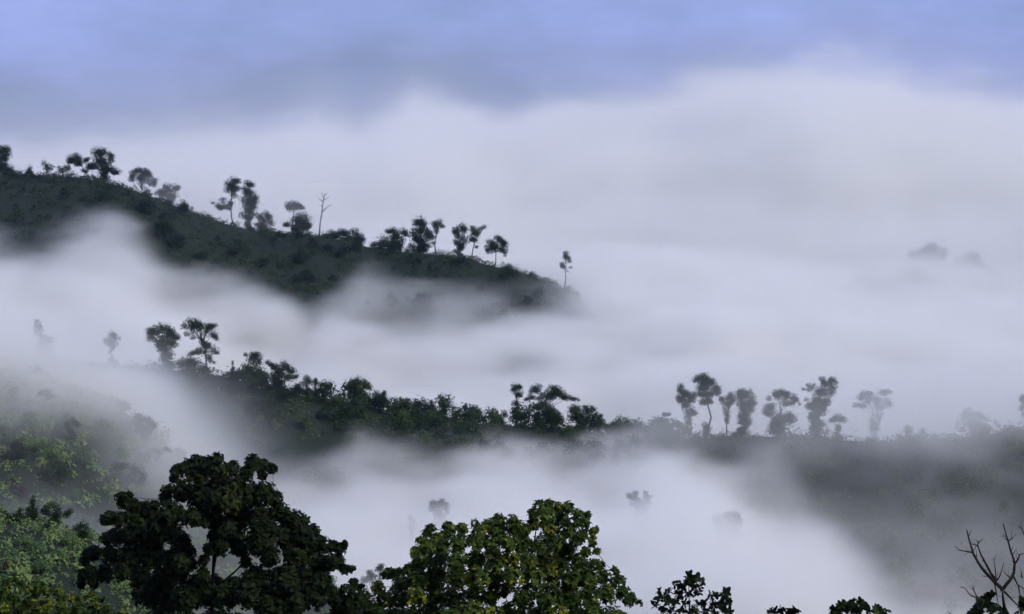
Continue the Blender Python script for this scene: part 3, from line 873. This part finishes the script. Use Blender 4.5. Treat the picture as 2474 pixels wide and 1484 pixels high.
T('shrub', 'narrow upright shrub halfway along the middle ridge', 'shrub', None, 'D', 698, (1735, 640), [(1730,548,16),(1735,578,22),(1730,600,24)], 'ridge', .42)
T('shrub', 'rounded pale green shrub halfway along the middle ridge', 'shrub', None, 'D', 698, (1840, 650), [(1835,560,26),(1820,590,28),(1862,592,24)], 'ridge', .55)
T('sapling', 'thin pointed sapling left of the low spot of the middle ridge', 'tree', None, 'D', 699, (2020, 660), [(2020,568,9),(2020,590,14),(2022,612,20)], 'ridge', .5)
T('shrub', 'low bushy shrub at the low spot of the middle ridge', 'shrub', None, 'D', 699, (2080, 680), [(2090,610,20),(2060,625,18),(2080,640,24)], 'ridge', .5)
T('shrub', 'small shrub with two tips left of the slender clustered tree', 'shrub', None, 'D', 698, (2310, 720), [(2250,670,26),(2340,640,22),(2350,668,20),(2300,690,26)], 'ridge', .45)
T('tree', 'slender tree with leaves in tight clusters up its stem', 'tree', V_, 'E', 698, (300, 620), [(300,290,32),(335,295,18),(280,320,26),(320,345,30),(340,370,16),(290,420,20),(280,485,25),(315,430,14),(300,520,14)], 'ridge', .25, skirt=False)
T('tree', 'broad flat-topped tree with layered crown in the middle of the ridge', 'tree', V_, 'E', 700, (600, 640),
  [(450,300,25),(490,295,29),(430,330,23),(480,330,23),(410,385,20),(450,382,20),(510,390,21),(380,402,15),(600,300,28),(640,310,32),(570,340,32),(630,345,36),(680,340,32),(550,380,32),(610,370,28),(690,375,28),(730,380,30),(760,390,20),(800,395,20),(825,405,11)], 'ridge', .34, spread=.4)
T('tree', 'rounded green tree under the broad flat-topped tree', 'tree', V_, 'E', 694, (500, 660), [(430,450,36),(500,460,36),(570,460,40),(400,510,36),(480,520,45),(560,530,50),(640,530,36),(360,540,25)], 'ridge', .42)
T('tree', 'double-headed green tree right of the broad flat-topped tree', 'tree', V_, 'E', 696, (810, 650), [(800,470,36),(770,490,36),(830,500,36),(790,540,45),(900,470,28),(940,470,23),(870,455,14),(900,510,32),(850,560,40),(958,490,10)], 'ridge', .42)
T('sapling', 'small round-tipped sapling right of the double-headed tree', 'tree', None, 'E', 697, (1000, 640), [(1010,530,16),(990,560,18),(1005,590,20)], 'ridge', .4)
T('shrub', 'low dark shrub, left of two, right of the round-tipped sapling', 'shrub', None, 'E', 698, (1090, 660), [(1100,612,25),(1060,632,25)], 'ridge', .35)
T('shrub', 'low dark shrub, right of two, right of the round-tipped sapling', 'shrub', None, 'E', 698, (1170, 670), [(1170,640,24),(1195,648,20)], 'ridge', .35)
T('shrub', 'pale ragged shrub left of the row of tall misty trees', 'shrub', None, 'E', 708, (1570, 690), [(1540,520,18),(1580,520,16),(1510,570,24),(1560,570,22),(1620,590,36),(1660,610,32),(1530,610,24)], 'ridge', .5, cover=2.6)
T('tree', 'narrow cone-shaped tree, leftmost of the row of tall misty trees', 'tree', V_, 'E', 702, (1745, 700),
  [(1680,290,27),(1665,320,20),(1700,340,32),(1730,350,29),(1660,380,25),(1700,400,40),(1760,390,40),(1780,360,27),(1730,450,40),(1740,510,36),(1740,560,30),(1770,500,30),(1745,600,20)], 'ridge', .36, skirt=False)
T('tree', 'tallest misty tree with a bare lower trunk, second in the row', 'tree', V_, 'E', 702, (1880, 715),
  [(1840,210,32),(1880,205,29),(1800,235,26),(1860,250,36),(1900,240,32),(1940,250,32),(1960,290,32),(1890,290,40),(1840,300,30),(1990,340,25),(1940,340,36),(1880,350,40),(1820,350,22),(1900,400,36),(1860,420,30),(1930,420,18)], 'ridge', .36, skirt=False)
T('tree', 'slim misty tree tapering to its foot, third in the row', 'tree', V_, 'E', 702, (2065, 660), [(2100,350,20),(2080,380,27),(2120,390,18),(2030,400,27),(2010,385,16),(2060,430,36),(2100,420,22),(2060,490,30),(2065,540,22),(2065,590,16)], 'ridge', .36, skirt=False)
T('tree', 'egg-shaped dense misty tree, fourth in the row', 'tree', V_, 'E', 702, (2195, 660),
  [(2190,325,25),(2160,345,27),(2240,340,32),(2200,370,40),(2270,380,32),(2180,420,36),(2250,430,40),(2300,430,16),(2210,480,45),(2270,480,24),(2190,540,36),(2230,560,34),(2170,590,20),(2250,600,20)], 'ridge', .34)
T('shrub', 'stubby shrub at the foot of the tallest misty tree', 'shrub', None, 'E', 697, (1885, 740), [(1880,610,24),(1900,640,27),(1880,670,30)], 'ridge', .4, cover=2.6)
T('tree', 'umbrella tree with three separate leaf masses, fifth in the misty row', 'tree', V_, 'G', 700, (280, 700),
  [(330,350,28),(280,360,28),(380,370,28),(220,410,23),(300,390,36),(370,400,36),(440,400,32),(470,430,18),(350,450,34),(420,450,30),(490,460,14),(210,490,34),(250,480,31),(190,530,27),(240,540,40),(270,590,31),(255,640,25),(400,560,34),(360,590,34),(440,590,31),(400,620,36)], 'ridge', .36)
T('tree', 'tall slanting wedge-shaped tree, last dark one of the misty row', 'tree', V_, 'G', 702, (630, 660),
  [(690,240,25),(780,240,25),(750,260,22),(815,270,19),(620,290,16),(570,295,20),(525,330,16),(580,330,25),(720,290,30),(780,310,36),(660,340,36),(720,360,45),(640,400,40),(550,420,19),(770,370,32),(700,440,45),(620,470,45),(570,480,30),(680,520,45),(620,560,40),(740,440,30)], 'ridge', .34)
T('shrub', 'faint shrub in mist right of the slanting wedge-shaped tree', 'shrub', None, 'G', 706, (830, 690), [(830,580,36),(780,600,27),(880,600,27)], 'ridge', .4, cover=2.4)
T('tree', 'pale round tree floating in fog right of the misty row', 'tree', V_, 'G', 728, (1150, 640),
  [(1060,370,29),(1110,370,29),(1030,400,27),(1160,400,27),(1210,360,29),(1260,350,25),(1300,360,16),(1090,430,36),(1180,440,36),(1260,430,32),(1290,470,25),(1010,470,25),(1060,480,27),(1230,480,30),(1180,490,27)], 'ridge', .36)
T('tree', 'low tree with a sloping top near the right edge of the middle ridge', 'tree', V_, 'G', 703, (2020, 720),
  [(1960,520,22),(1990,500,16),(1940,560,30),(2010,550,31),(2070,550,27),(2110,570,22),(2150,600,20),(2080,590,27),(2220,620,20),(2250,650,16)], 'ridge', .36)
T('tree', 'tree cut off by the right edge of the picture on the middle ridge', 'tree', V_, 'G', 700, (2500, 700), [(2470,400,30),(2450,430,22),(2485,470,36),(2450,500,22),(2470,550,22),(2520,440,40),(2530,520,40)], 'ridge', .36)
# in the fog below the middle ridge
Y_ = 'trees rising from the fog below the middle ridge'
T('tree', 'faint fog-bound tree above the left shoulder of the yellow-green tree', 'tree', Y_, 'I', 598, (710, 800), [(660,490,26),(720,470,20),(700,510,32),(650,530,26),(750,510,26),(700,560,32),(760,560,18),(720,600,28),(690,640,34),(740,650,30)], 'ridge', .3)
T('shrub', 'tiny faint treetop in fog left of the fog-bound tree', 'shrub', None, 'I', 606, (500, 760), [(490,585,15),(505,620,18),(485,615,16),(510,650,22),(490,670,22)], 'ridge', .3)
T('tree', 'faint ragged treetop in fog right of the yellow-green tree', 'tree', Y_, 'E', 606, (1350, 1480),
  [(1250,1200,25),(1300,1180,22),(1290,1220,25),(1320,1230,16),(1385,1180,20),(1390,1220,25),(1430,1210,14),(1350,1260,36),(1290,1270,30),(1400,1260,30),(1340,1310,40),(1390,1320,34)], 'ridge', .3, cover=2.6)
T('tree', 'faint rounded treetop in fog, lower right of the ragged one', 'tree', Y_, 'E', 596, (2060, 1600), [(1970,1400,38),(2030,1390,38),(2080,1370,38),(2140,1360,32),(2000,1450,50),(2080,1440,54),(2150,1420,38),(2040,1500,60),(2120,1500,54)], 'ridge', .3)
T('tree', 'twiggy treetop in fog between the two largest near trees', 'tree', Y_, 'I', 480, (240, 1250), [(270,950,18),(250,980,20),(190,1000,22),(285,985,14),(210,1040,32),(150,1050,24)], 'ridge', .3, cover=2.4)

# ------------------------------------------------------------------ left spur
X_ = 'trees on the misty left spur'
T('tree', 'faint flat-topped tree high on the misty left spur', 'tree', X_, 'C', (370, 440), (390, 900), [(350,740,26),(400,735,26),(440,770,22),(400,780,26),(330,755,18)], 'ridge', .35, cover=2.5, skirt=False)
T('shrub', 'faint dark shrub in mist near the top of the left spur', 'shrub', None, 'C', (370, 440), (740, 900), [(720,850,24),(750,870,26),(700,880,24)], 'ridge', .35, cover=2.5)
T('tree', 'slim dark tree with leaf clusters on the bright grass of the left spur', 'tree', X_, 'C', (340, 440), (590, 1180), [(560,1000,26),(610,980,26),(650,1010,22),(570,1040,24),(600,1070,20),(560,1120,20),(610,1120,22)], 'ridge', .3, skirt=False)
T('tree', 'rounded misty tree on the right flank of the left spur', 'tree', X_, 'C', (340, 440), (1200, 1170), [(1150,940,32),(1190,960,32),(1240,970,32),(1280,1000,22),(1130,990,32),(1180,1020,36),(1240,1030,36),(1290,1030,18),(1150,1070,32),(1220,1080,36)], 'ridge', .4)
T('tree', 'dark flat spreading tree hanging over the mist above the biggest tree', 'tree', X_, 'C', (330, 440), (1310, 1400), [(1280,1220,24),(1240,1240,26),(1330,1230,24),(1380,1210,21),(1420,1230,17),(1200,1250,19),(1260,1280,25),(1320,1280,21),(1310,1318,12)], 'ridge', .28, spread=.4, skirt=False)
T('tree', 'dark round tree at the left edge of the misty spur', 'tree', X_, 'C', (330, 430), (160, 1340), [(150,1170,36),(110,1190,25),(190,1200,31),(150,1230,45),(110,1250,36),(200,1260,31),(60,1280,40)], 'ridge', .34)
T('tree', 'large domed dark tree low on the left spur', 'tree', X_, 'C', (330, 430), (480, 1530), [(480,1330,50),(420,1360,40),(540,1370,45),(400,1410,45),(480,1420,62),(570,1430,40),(370,1450,36)], 'ridge', .34)
T('tree', 'umbrella-domed tree beside the left shoulder of the biggest tree', 'tree', X_, 'C', (330, 430), (1050, 1560), [(980,1360,36),(1040,1350,36),(1100,1370,36),(1160,1400,36),(1200,1430,27),(920,1400,31),(900,1450,22),(1020,1420,45),(1100,1440,40),(960,1450,40),(1180,1480,31)], 'ridge', .38)
T('shrub', 'faded reddish-brown shrub in mist at the left edge', 'shrub', None, 'H', (320, 420), (140, 430), [(110,330,22),(150,350,25),(170,380,20),(90,345,16)], 'brown', .4, cover=2.5)

# ------------------------------------------------------------------ near left slope
Z_ = 'small trees on the near left slope'
T('tree', 'dark pointed column-shaped tree on the near left slope', 'tree', Z_, 'L', 296, (400, 460), [(410,70,24),(390,130,36),(400,200,54),(350,220,40),(400,280,54)], 'ridge', .28)
T('tree', 'rounded tree with lighter green tips right of the column-shaped one', 'tree', Z_, 'L', 294, (650, 500), [(640,150,45),(560,190,45),(700,200,45),(600,260,54),(700,280,50),(520,240,36),(800,280,45),(840,230,36)], 'ridge', .55)
T('tree', 'dark bushy tree cut by the left edge on the near left slope', 'tree', Z_, 'L', 294, (60, 500), [(30,250,45),(90,290,36),(20,330,54),(120,340,45),(-40,290,60)], 'ridge', .36)
T('tree', 'dark lumpy tree just left of the column-shaped one', 'tree', Z_, 'L', 293, (240, 500), [(250,210,31),(200,270,40),(280,290,45),(180,330,45),(260,370,54)], 'ridge', .34)
T('tree', 'low dark tree against the biggest tree on the near left slope', 'tree', Z_, 'L', 290, (1000, 620), [(1010,390,45),(940,430,45),(1060,450,36),(980,500,54)], 'ridge', .3)
for lx, ly, lab in ((300, 600, 'bright green bush below the dark lumpy tree on the near left slope'), (440, 680, 'light green bush, centre of the near left slope'),
                    (840, 580, 'pale green bush below the low dark tree on the near left slope'), (700, 760, 'bright green bush lower right on the near left slope'),
                    (150, 800, 'pale green bush near the left edge, above the bottom-left bush'), (480, 900, 'bright green bush just above the bottom-left yellow-green bush')):
    T('bush', lab, 'bush', 'bushes on the near left slope', 'L', (240, 298), (lx, ly + 80), [(lx - 50, ly, 50), (lx + 20, ly - 25, 55), (lx + 70, ly + 15, 45), (lx, ly + 30, 55)], 'bright', .62, trunk=True)
T('shrub', 'thin brown shrub at the left edge above the bottom-left bush', 'shrub', None, 'L', (240, 298), (80, 1000), [(80,840,28),(70,900,32),(100,930,26),(60,950,30)], 'brown', .4, cover=2.5)

# ------------------------------------------------------------------ large-leaved trees in front
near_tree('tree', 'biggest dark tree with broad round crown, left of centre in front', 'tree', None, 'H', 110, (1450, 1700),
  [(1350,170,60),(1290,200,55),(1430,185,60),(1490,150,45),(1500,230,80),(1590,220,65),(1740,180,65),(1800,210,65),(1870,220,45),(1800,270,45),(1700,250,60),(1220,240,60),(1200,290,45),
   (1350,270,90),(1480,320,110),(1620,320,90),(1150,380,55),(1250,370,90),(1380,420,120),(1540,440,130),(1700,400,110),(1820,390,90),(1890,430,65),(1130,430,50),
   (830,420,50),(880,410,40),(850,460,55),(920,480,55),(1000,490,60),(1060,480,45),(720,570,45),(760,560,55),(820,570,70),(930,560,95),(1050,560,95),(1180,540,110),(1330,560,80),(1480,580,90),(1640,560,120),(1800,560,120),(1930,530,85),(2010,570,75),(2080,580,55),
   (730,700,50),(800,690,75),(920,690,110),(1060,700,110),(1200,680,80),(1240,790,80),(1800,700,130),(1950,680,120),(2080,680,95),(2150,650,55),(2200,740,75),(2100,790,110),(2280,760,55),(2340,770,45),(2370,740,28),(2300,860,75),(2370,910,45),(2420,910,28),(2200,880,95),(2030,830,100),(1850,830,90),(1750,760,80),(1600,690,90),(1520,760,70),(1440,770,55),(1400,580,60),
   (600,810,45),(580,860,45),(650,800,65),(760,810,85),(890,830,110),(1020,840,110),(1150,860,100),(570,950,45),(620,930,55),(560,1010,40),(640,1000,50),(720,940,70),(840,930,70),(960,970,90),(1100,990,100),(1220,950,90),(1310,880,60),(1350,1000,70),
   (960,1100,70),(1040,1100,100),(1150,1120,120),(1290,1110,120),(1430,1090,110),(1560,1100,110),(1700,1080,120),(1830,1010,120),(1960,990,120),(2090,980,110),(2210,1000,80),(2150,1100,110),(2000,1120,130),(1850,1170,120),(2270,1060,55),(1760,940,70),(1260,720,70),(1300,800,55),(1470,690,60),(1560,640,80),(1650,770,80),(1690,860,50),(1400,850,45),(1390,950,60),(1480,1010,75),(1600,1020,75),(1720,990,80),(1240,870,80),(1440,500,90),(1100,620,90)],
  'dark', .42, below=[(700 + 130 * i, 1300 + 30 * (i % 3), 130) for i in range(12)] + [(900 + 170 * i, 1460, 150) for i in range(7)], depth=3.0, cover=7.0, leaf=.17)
near_tree('tree', 'yellow-green tree with broad lumpy crown at the bottom centre', 'tree', None, 'I', 105, (1200, 1900),
  [(1510,510,55),(1440,520,55),(1570,520,45),(1650,520,55),(1400,570,55),(1480,600,85),(1600,600,85),(1720,590,65),(1790,580,35),(1760,650,65),(1400,640,55),(1520,690,90),(1640,690,90),(1830,700,35),(1860,690,22),(1830,750,32),(1750,740,65),(1830,790,36),(1700,780,55),
   (1140,610,55),(1230,620,55),(1060,650,55),(960,640,35),(1140,690,85),(1260,680,75),(1330,700,65),(1010,700,75),(870,680,55),(760,660,45),(800,700,65),(740,740,55),(640,690,55),(610,720,45),(680,760,65),(560,760,36),(540,850,55),(510,860,22),
   (610,820,80),(720,840,90),(840,790,90),(960,790,90),(1080,800,90),(1200,790,80),(1320,800,90),(1440,810,90),(1560,800,90),(1650,850,80),(1780,850,45),(1860,850,36),(560,930,80),(680,940,100),(820,920,100),(960,920,100),(1100,920,100),(1230,910,90),(1360,930,90),(1480,920,100),(1600,930,100),(1740,930,90),(1850,940,55),(1890,960,45),
   (480,980,65),(400,1010,55),(340,1010,55),(300,1020,36),(440,1080,90),(560,1060,100),(690,1060,100),(830,1050,110),(970,1050,110),(1110,1040,110),(1250,1040,100),(1390,1050,100),(1530,1050,110),(1670,1040,110),(1800,1040,100),(1910,1040,65),(2000,1010,36),(1990,980,22),(2020,1070,65),
   (250,1110,60),(280,1200,80),(400,1180,100),(530,1180,100),(670,1180,110),(820,1190,110),(970,1180,110),(1090,1180,80),(1330,1190,100),(1500,1190,120),(1650,1180,120),(1800,1170,110),(1930,1160,100),(2060,1150,65),(2100,1200,65),(2180,1230,30),(1180,1130,60)],
  'yellow', .68, below=[(330 + 150 * i, 1330 + 30 * (i % 2), 130) for i in range(12)] + [(500 + 200 * i, 1500, 160) for i in range(8)], depth=3.0, cover=5.0, leaf=.17)
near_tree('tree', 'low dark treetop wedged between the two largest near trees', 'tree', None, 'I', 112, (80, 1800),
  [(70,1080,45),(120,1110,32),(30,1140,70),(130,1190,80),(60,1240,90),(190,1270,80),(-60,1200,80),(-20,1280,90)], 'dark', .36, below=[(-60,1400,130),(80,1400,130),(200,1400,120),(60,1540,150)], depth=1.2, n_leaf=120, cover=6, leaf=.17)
near_tree('tree', 'small airy round tree right of the yellow-green tree, bottom edge', 'tree', None, 'N', 100, (430, 1100),
  [(400,190,28),(460,210,36),(430,250,42),(500,240,22),(380,250,26),(300,270,38),(340,290,30),(440,300,40),(500,290,26),(170,325,24),(240,330,38),(320,350,38),(400,350,34),(480,350,42),(560,360,44),(620,370,38),(690,345,26),(710,330,16),
   (160,390,34),(130,430,34),(220,400,38),(300,420,36),(380,430,30),(460,430,38),(540,430,42),(610,440,38),(680,420,34),(730,400,20),(730,490,26),(180,480,42),(260,490,38),(350,490,38),(440,500,42),(530,500,44),(620,510,44),(690,470,34)],
  'dark', .42, below=[(150 + 80 * i, 560 + 30 * (i % 2), 60) for i in range(8)] + [(200 + 100 * i, 660, 75) for i in range(5)], depth=1.3, cover=2.4, leaf=.22)
near_tree('tree', 'two small leafy tips just showing at the bottom edge', 'tree', None, 'N', 98, (1190, 1000), [(1120,490,26),(1160,480,20),(1080,505,22),(1250,495,20),(1280,485,14),(1220,515,20)],
  'dark', .40, below=[(1150,570,65),(1250,580,55),(1190,650,85)], depth=.6, leaf=.22, n_leaf=40, cover=3.5)
near_tree('tree', 'low dark treetop at the bottom edge left of the leafless branches', 'tree', None, 'N', 98, (1820, 1100),
  [(1600,480,36),(1650,450,32),(1700,440,32),(1760,420,22),(1750,460,42),(1820,420,22),(1860,455,20),(1830,460,36),(1690,490,46),(1790,500,46),(1890,490,32),(1930,470,25),(1970,490,32),(2040,500,25),(2000,515,36),(1620,515,46)],
  'dark', .40, below=[(1600 + 90 * i, 590, 75) for i in range(6)] + [(1650 + 110 * i, 690, 90) for i in range(4)], depth=1.0, leaf=.22, n_leaf=120, cover=4)
near_tree('tree', 'leafy treetop in the bottom right corner below the leafless branches', 'tree', None, 'M', 92, (800, 2100),
  [(790,1200,36),(720,1260,40),(660,1310,45),(620,1360,45),(690,1390,40),(580,1430,62),(520,1470,54),(780,1370,45),(860,1380,45),(920,1420,45),(650,1460,62),(800,1450,54),(1240,1300,40),(1260,1370,54),(1220,1450,45),(980,1480,54)],
  'dark', .42, below=[(500 + 150 * i, 1570, 110) for i in range(6)] + [(600 + 200 * i, 1700, 130) for i in range(4)], depth=.9, leaf=.20, n_leaf=100, cover=3.6)
near_tree('bush', 'yellow-green large-leaved bush in the bottom left corner', 'bush', None, 'L', 118, (600, 2300),
  [(80,1110,65),(180,1090,55),(60,1200,85),(250,1120,55),(330,1190,65),(450,1150,55),(520,1130,36),(430,1230,75),(560,1210,65),(650,1210,55),(720,1190,32),(740,1270,75),(850,1280,55),(950,1310,65),(1050,1290,45),(1110,1240,32),(1150,1310,65),(1250,1310,45),
   (-60,1150,90),(150,1320,105),(350,1350,105),(550,1380,105),(750,1400,95),(950,1420,95),(1150,1420,95),(1300,1400,60),(-40,1300,110),(60,1440,110),(260,1450,110),(460,1470,110)],
  'yellow', .66, below=[(0 + 180 * i, 1560, 140) for i in range(9)] + [(50 + 240 * i, 1740, 170) for i in range(6)], depth=1.6, leaf=.18, cover=4.6)

bare_tree('dead_tree', 'leafless dark tree with forking branches at the bottom right edge', 'tree', None, 'M', 95, (1100, 2000),
  [('trunk', 38, [(1100, 1700), (1040, 1490), (990, 1380), (970, 1250), (962, 1140)]),
   ('branch', 30, [(962, 1140), (940, 1100), (840, 1010), (690, 850), (620, 750), (540, 610), (500, 470), (470, 370), (445, 262)]),
   ('branch', 13, [(530, 592), (470, 580), (420, 572), (330, 548), (268, 495)]),
   ('branch', 22, [(880, 1005), (800, 900), (720, 750), (650, 620), (605, 490), (610, 425)]),
   ('branch', 12, [(605, 495), (560, 478), (505, 462)]),
   ('branch', 28, [(965, 1125), (1030, 1040), (1090, 970), (1130, 880), (1140, 760), (1130, 700), (1080, 560), (1045, 430), (1010, 310), (972, 172)]),
   ('branch', 17, [(1140, 755), (1190, 690), (1212, 620), (1290, 600)]),
   ('branch', 10, [(1045, 425), (1100, 390), (1160, 320)]),
   ('branch', 13, [(1090, 970), (1030, 920), (978, 868)]),
   ('branch', 16, [(1120, 930), (1150, 990), (1190, 1060), (1290, 1120)]),
   ('branch', 13, [(1190, 1060), (1218, 1200), (1232, 1300)]),
   ('branch', 17, [(985, 1150), (1100, 1270), (1210, 1385), (1300, 1460)]),
   ('branch', 12, [(845, 1020), (870, 1150), (888, 1270), (910, 1360)]),
   ('branch', 10, [(872, 985), (855, 800), (832, 665)]),
   ('branch', 12, [(885, 1000), (930, 920), (960, 830), (982, 725)]),
   ('branch', 14, [(700, 1330), (650, 1280), (580, 1210), (545, 1130), (533, 1065)]),
   ('branch', 13, [(600, 1250), (540, 1228), (480, 1190), (430, 1120), (388, 1085)]),
   ('branch', 12, [(1320, 420), (1270, 310), (1240, 240), (1195, 195)]),
   ('branch', 12, [(1250, 960), (1235, 900), (1240, 850)]),
   ('branch', 9, [(260, 1520), (215, 1480), (160, 1435)])], M['bark'], bow=.35, twig=True)

# ------------------------------------------------------------------ thin blue air round the whole place
def haze_box():
    lo, hi = (-2600, -80, -60), (2600, 3400, CAMZ + 130)
    vs = [(x, y, z) for z in (lo[2], hi[2]) for y in (lo[1], hi[1]) for x in (lo[0], hi[0])]
    fs = [(0, 2, 3, 1), (4, 5, 7, 6), (0, 1, 5, 4), (2, 6, 7, 3), (0, 4, 6, 2), (1, 3, 7, 5)]
    o = mesh_obj('haze', vs, fs, volmat('thin_blue_air', (.55, .80, 1.0), 2.6e-5))
    o['kind'] = 'stuff'
haze_box()
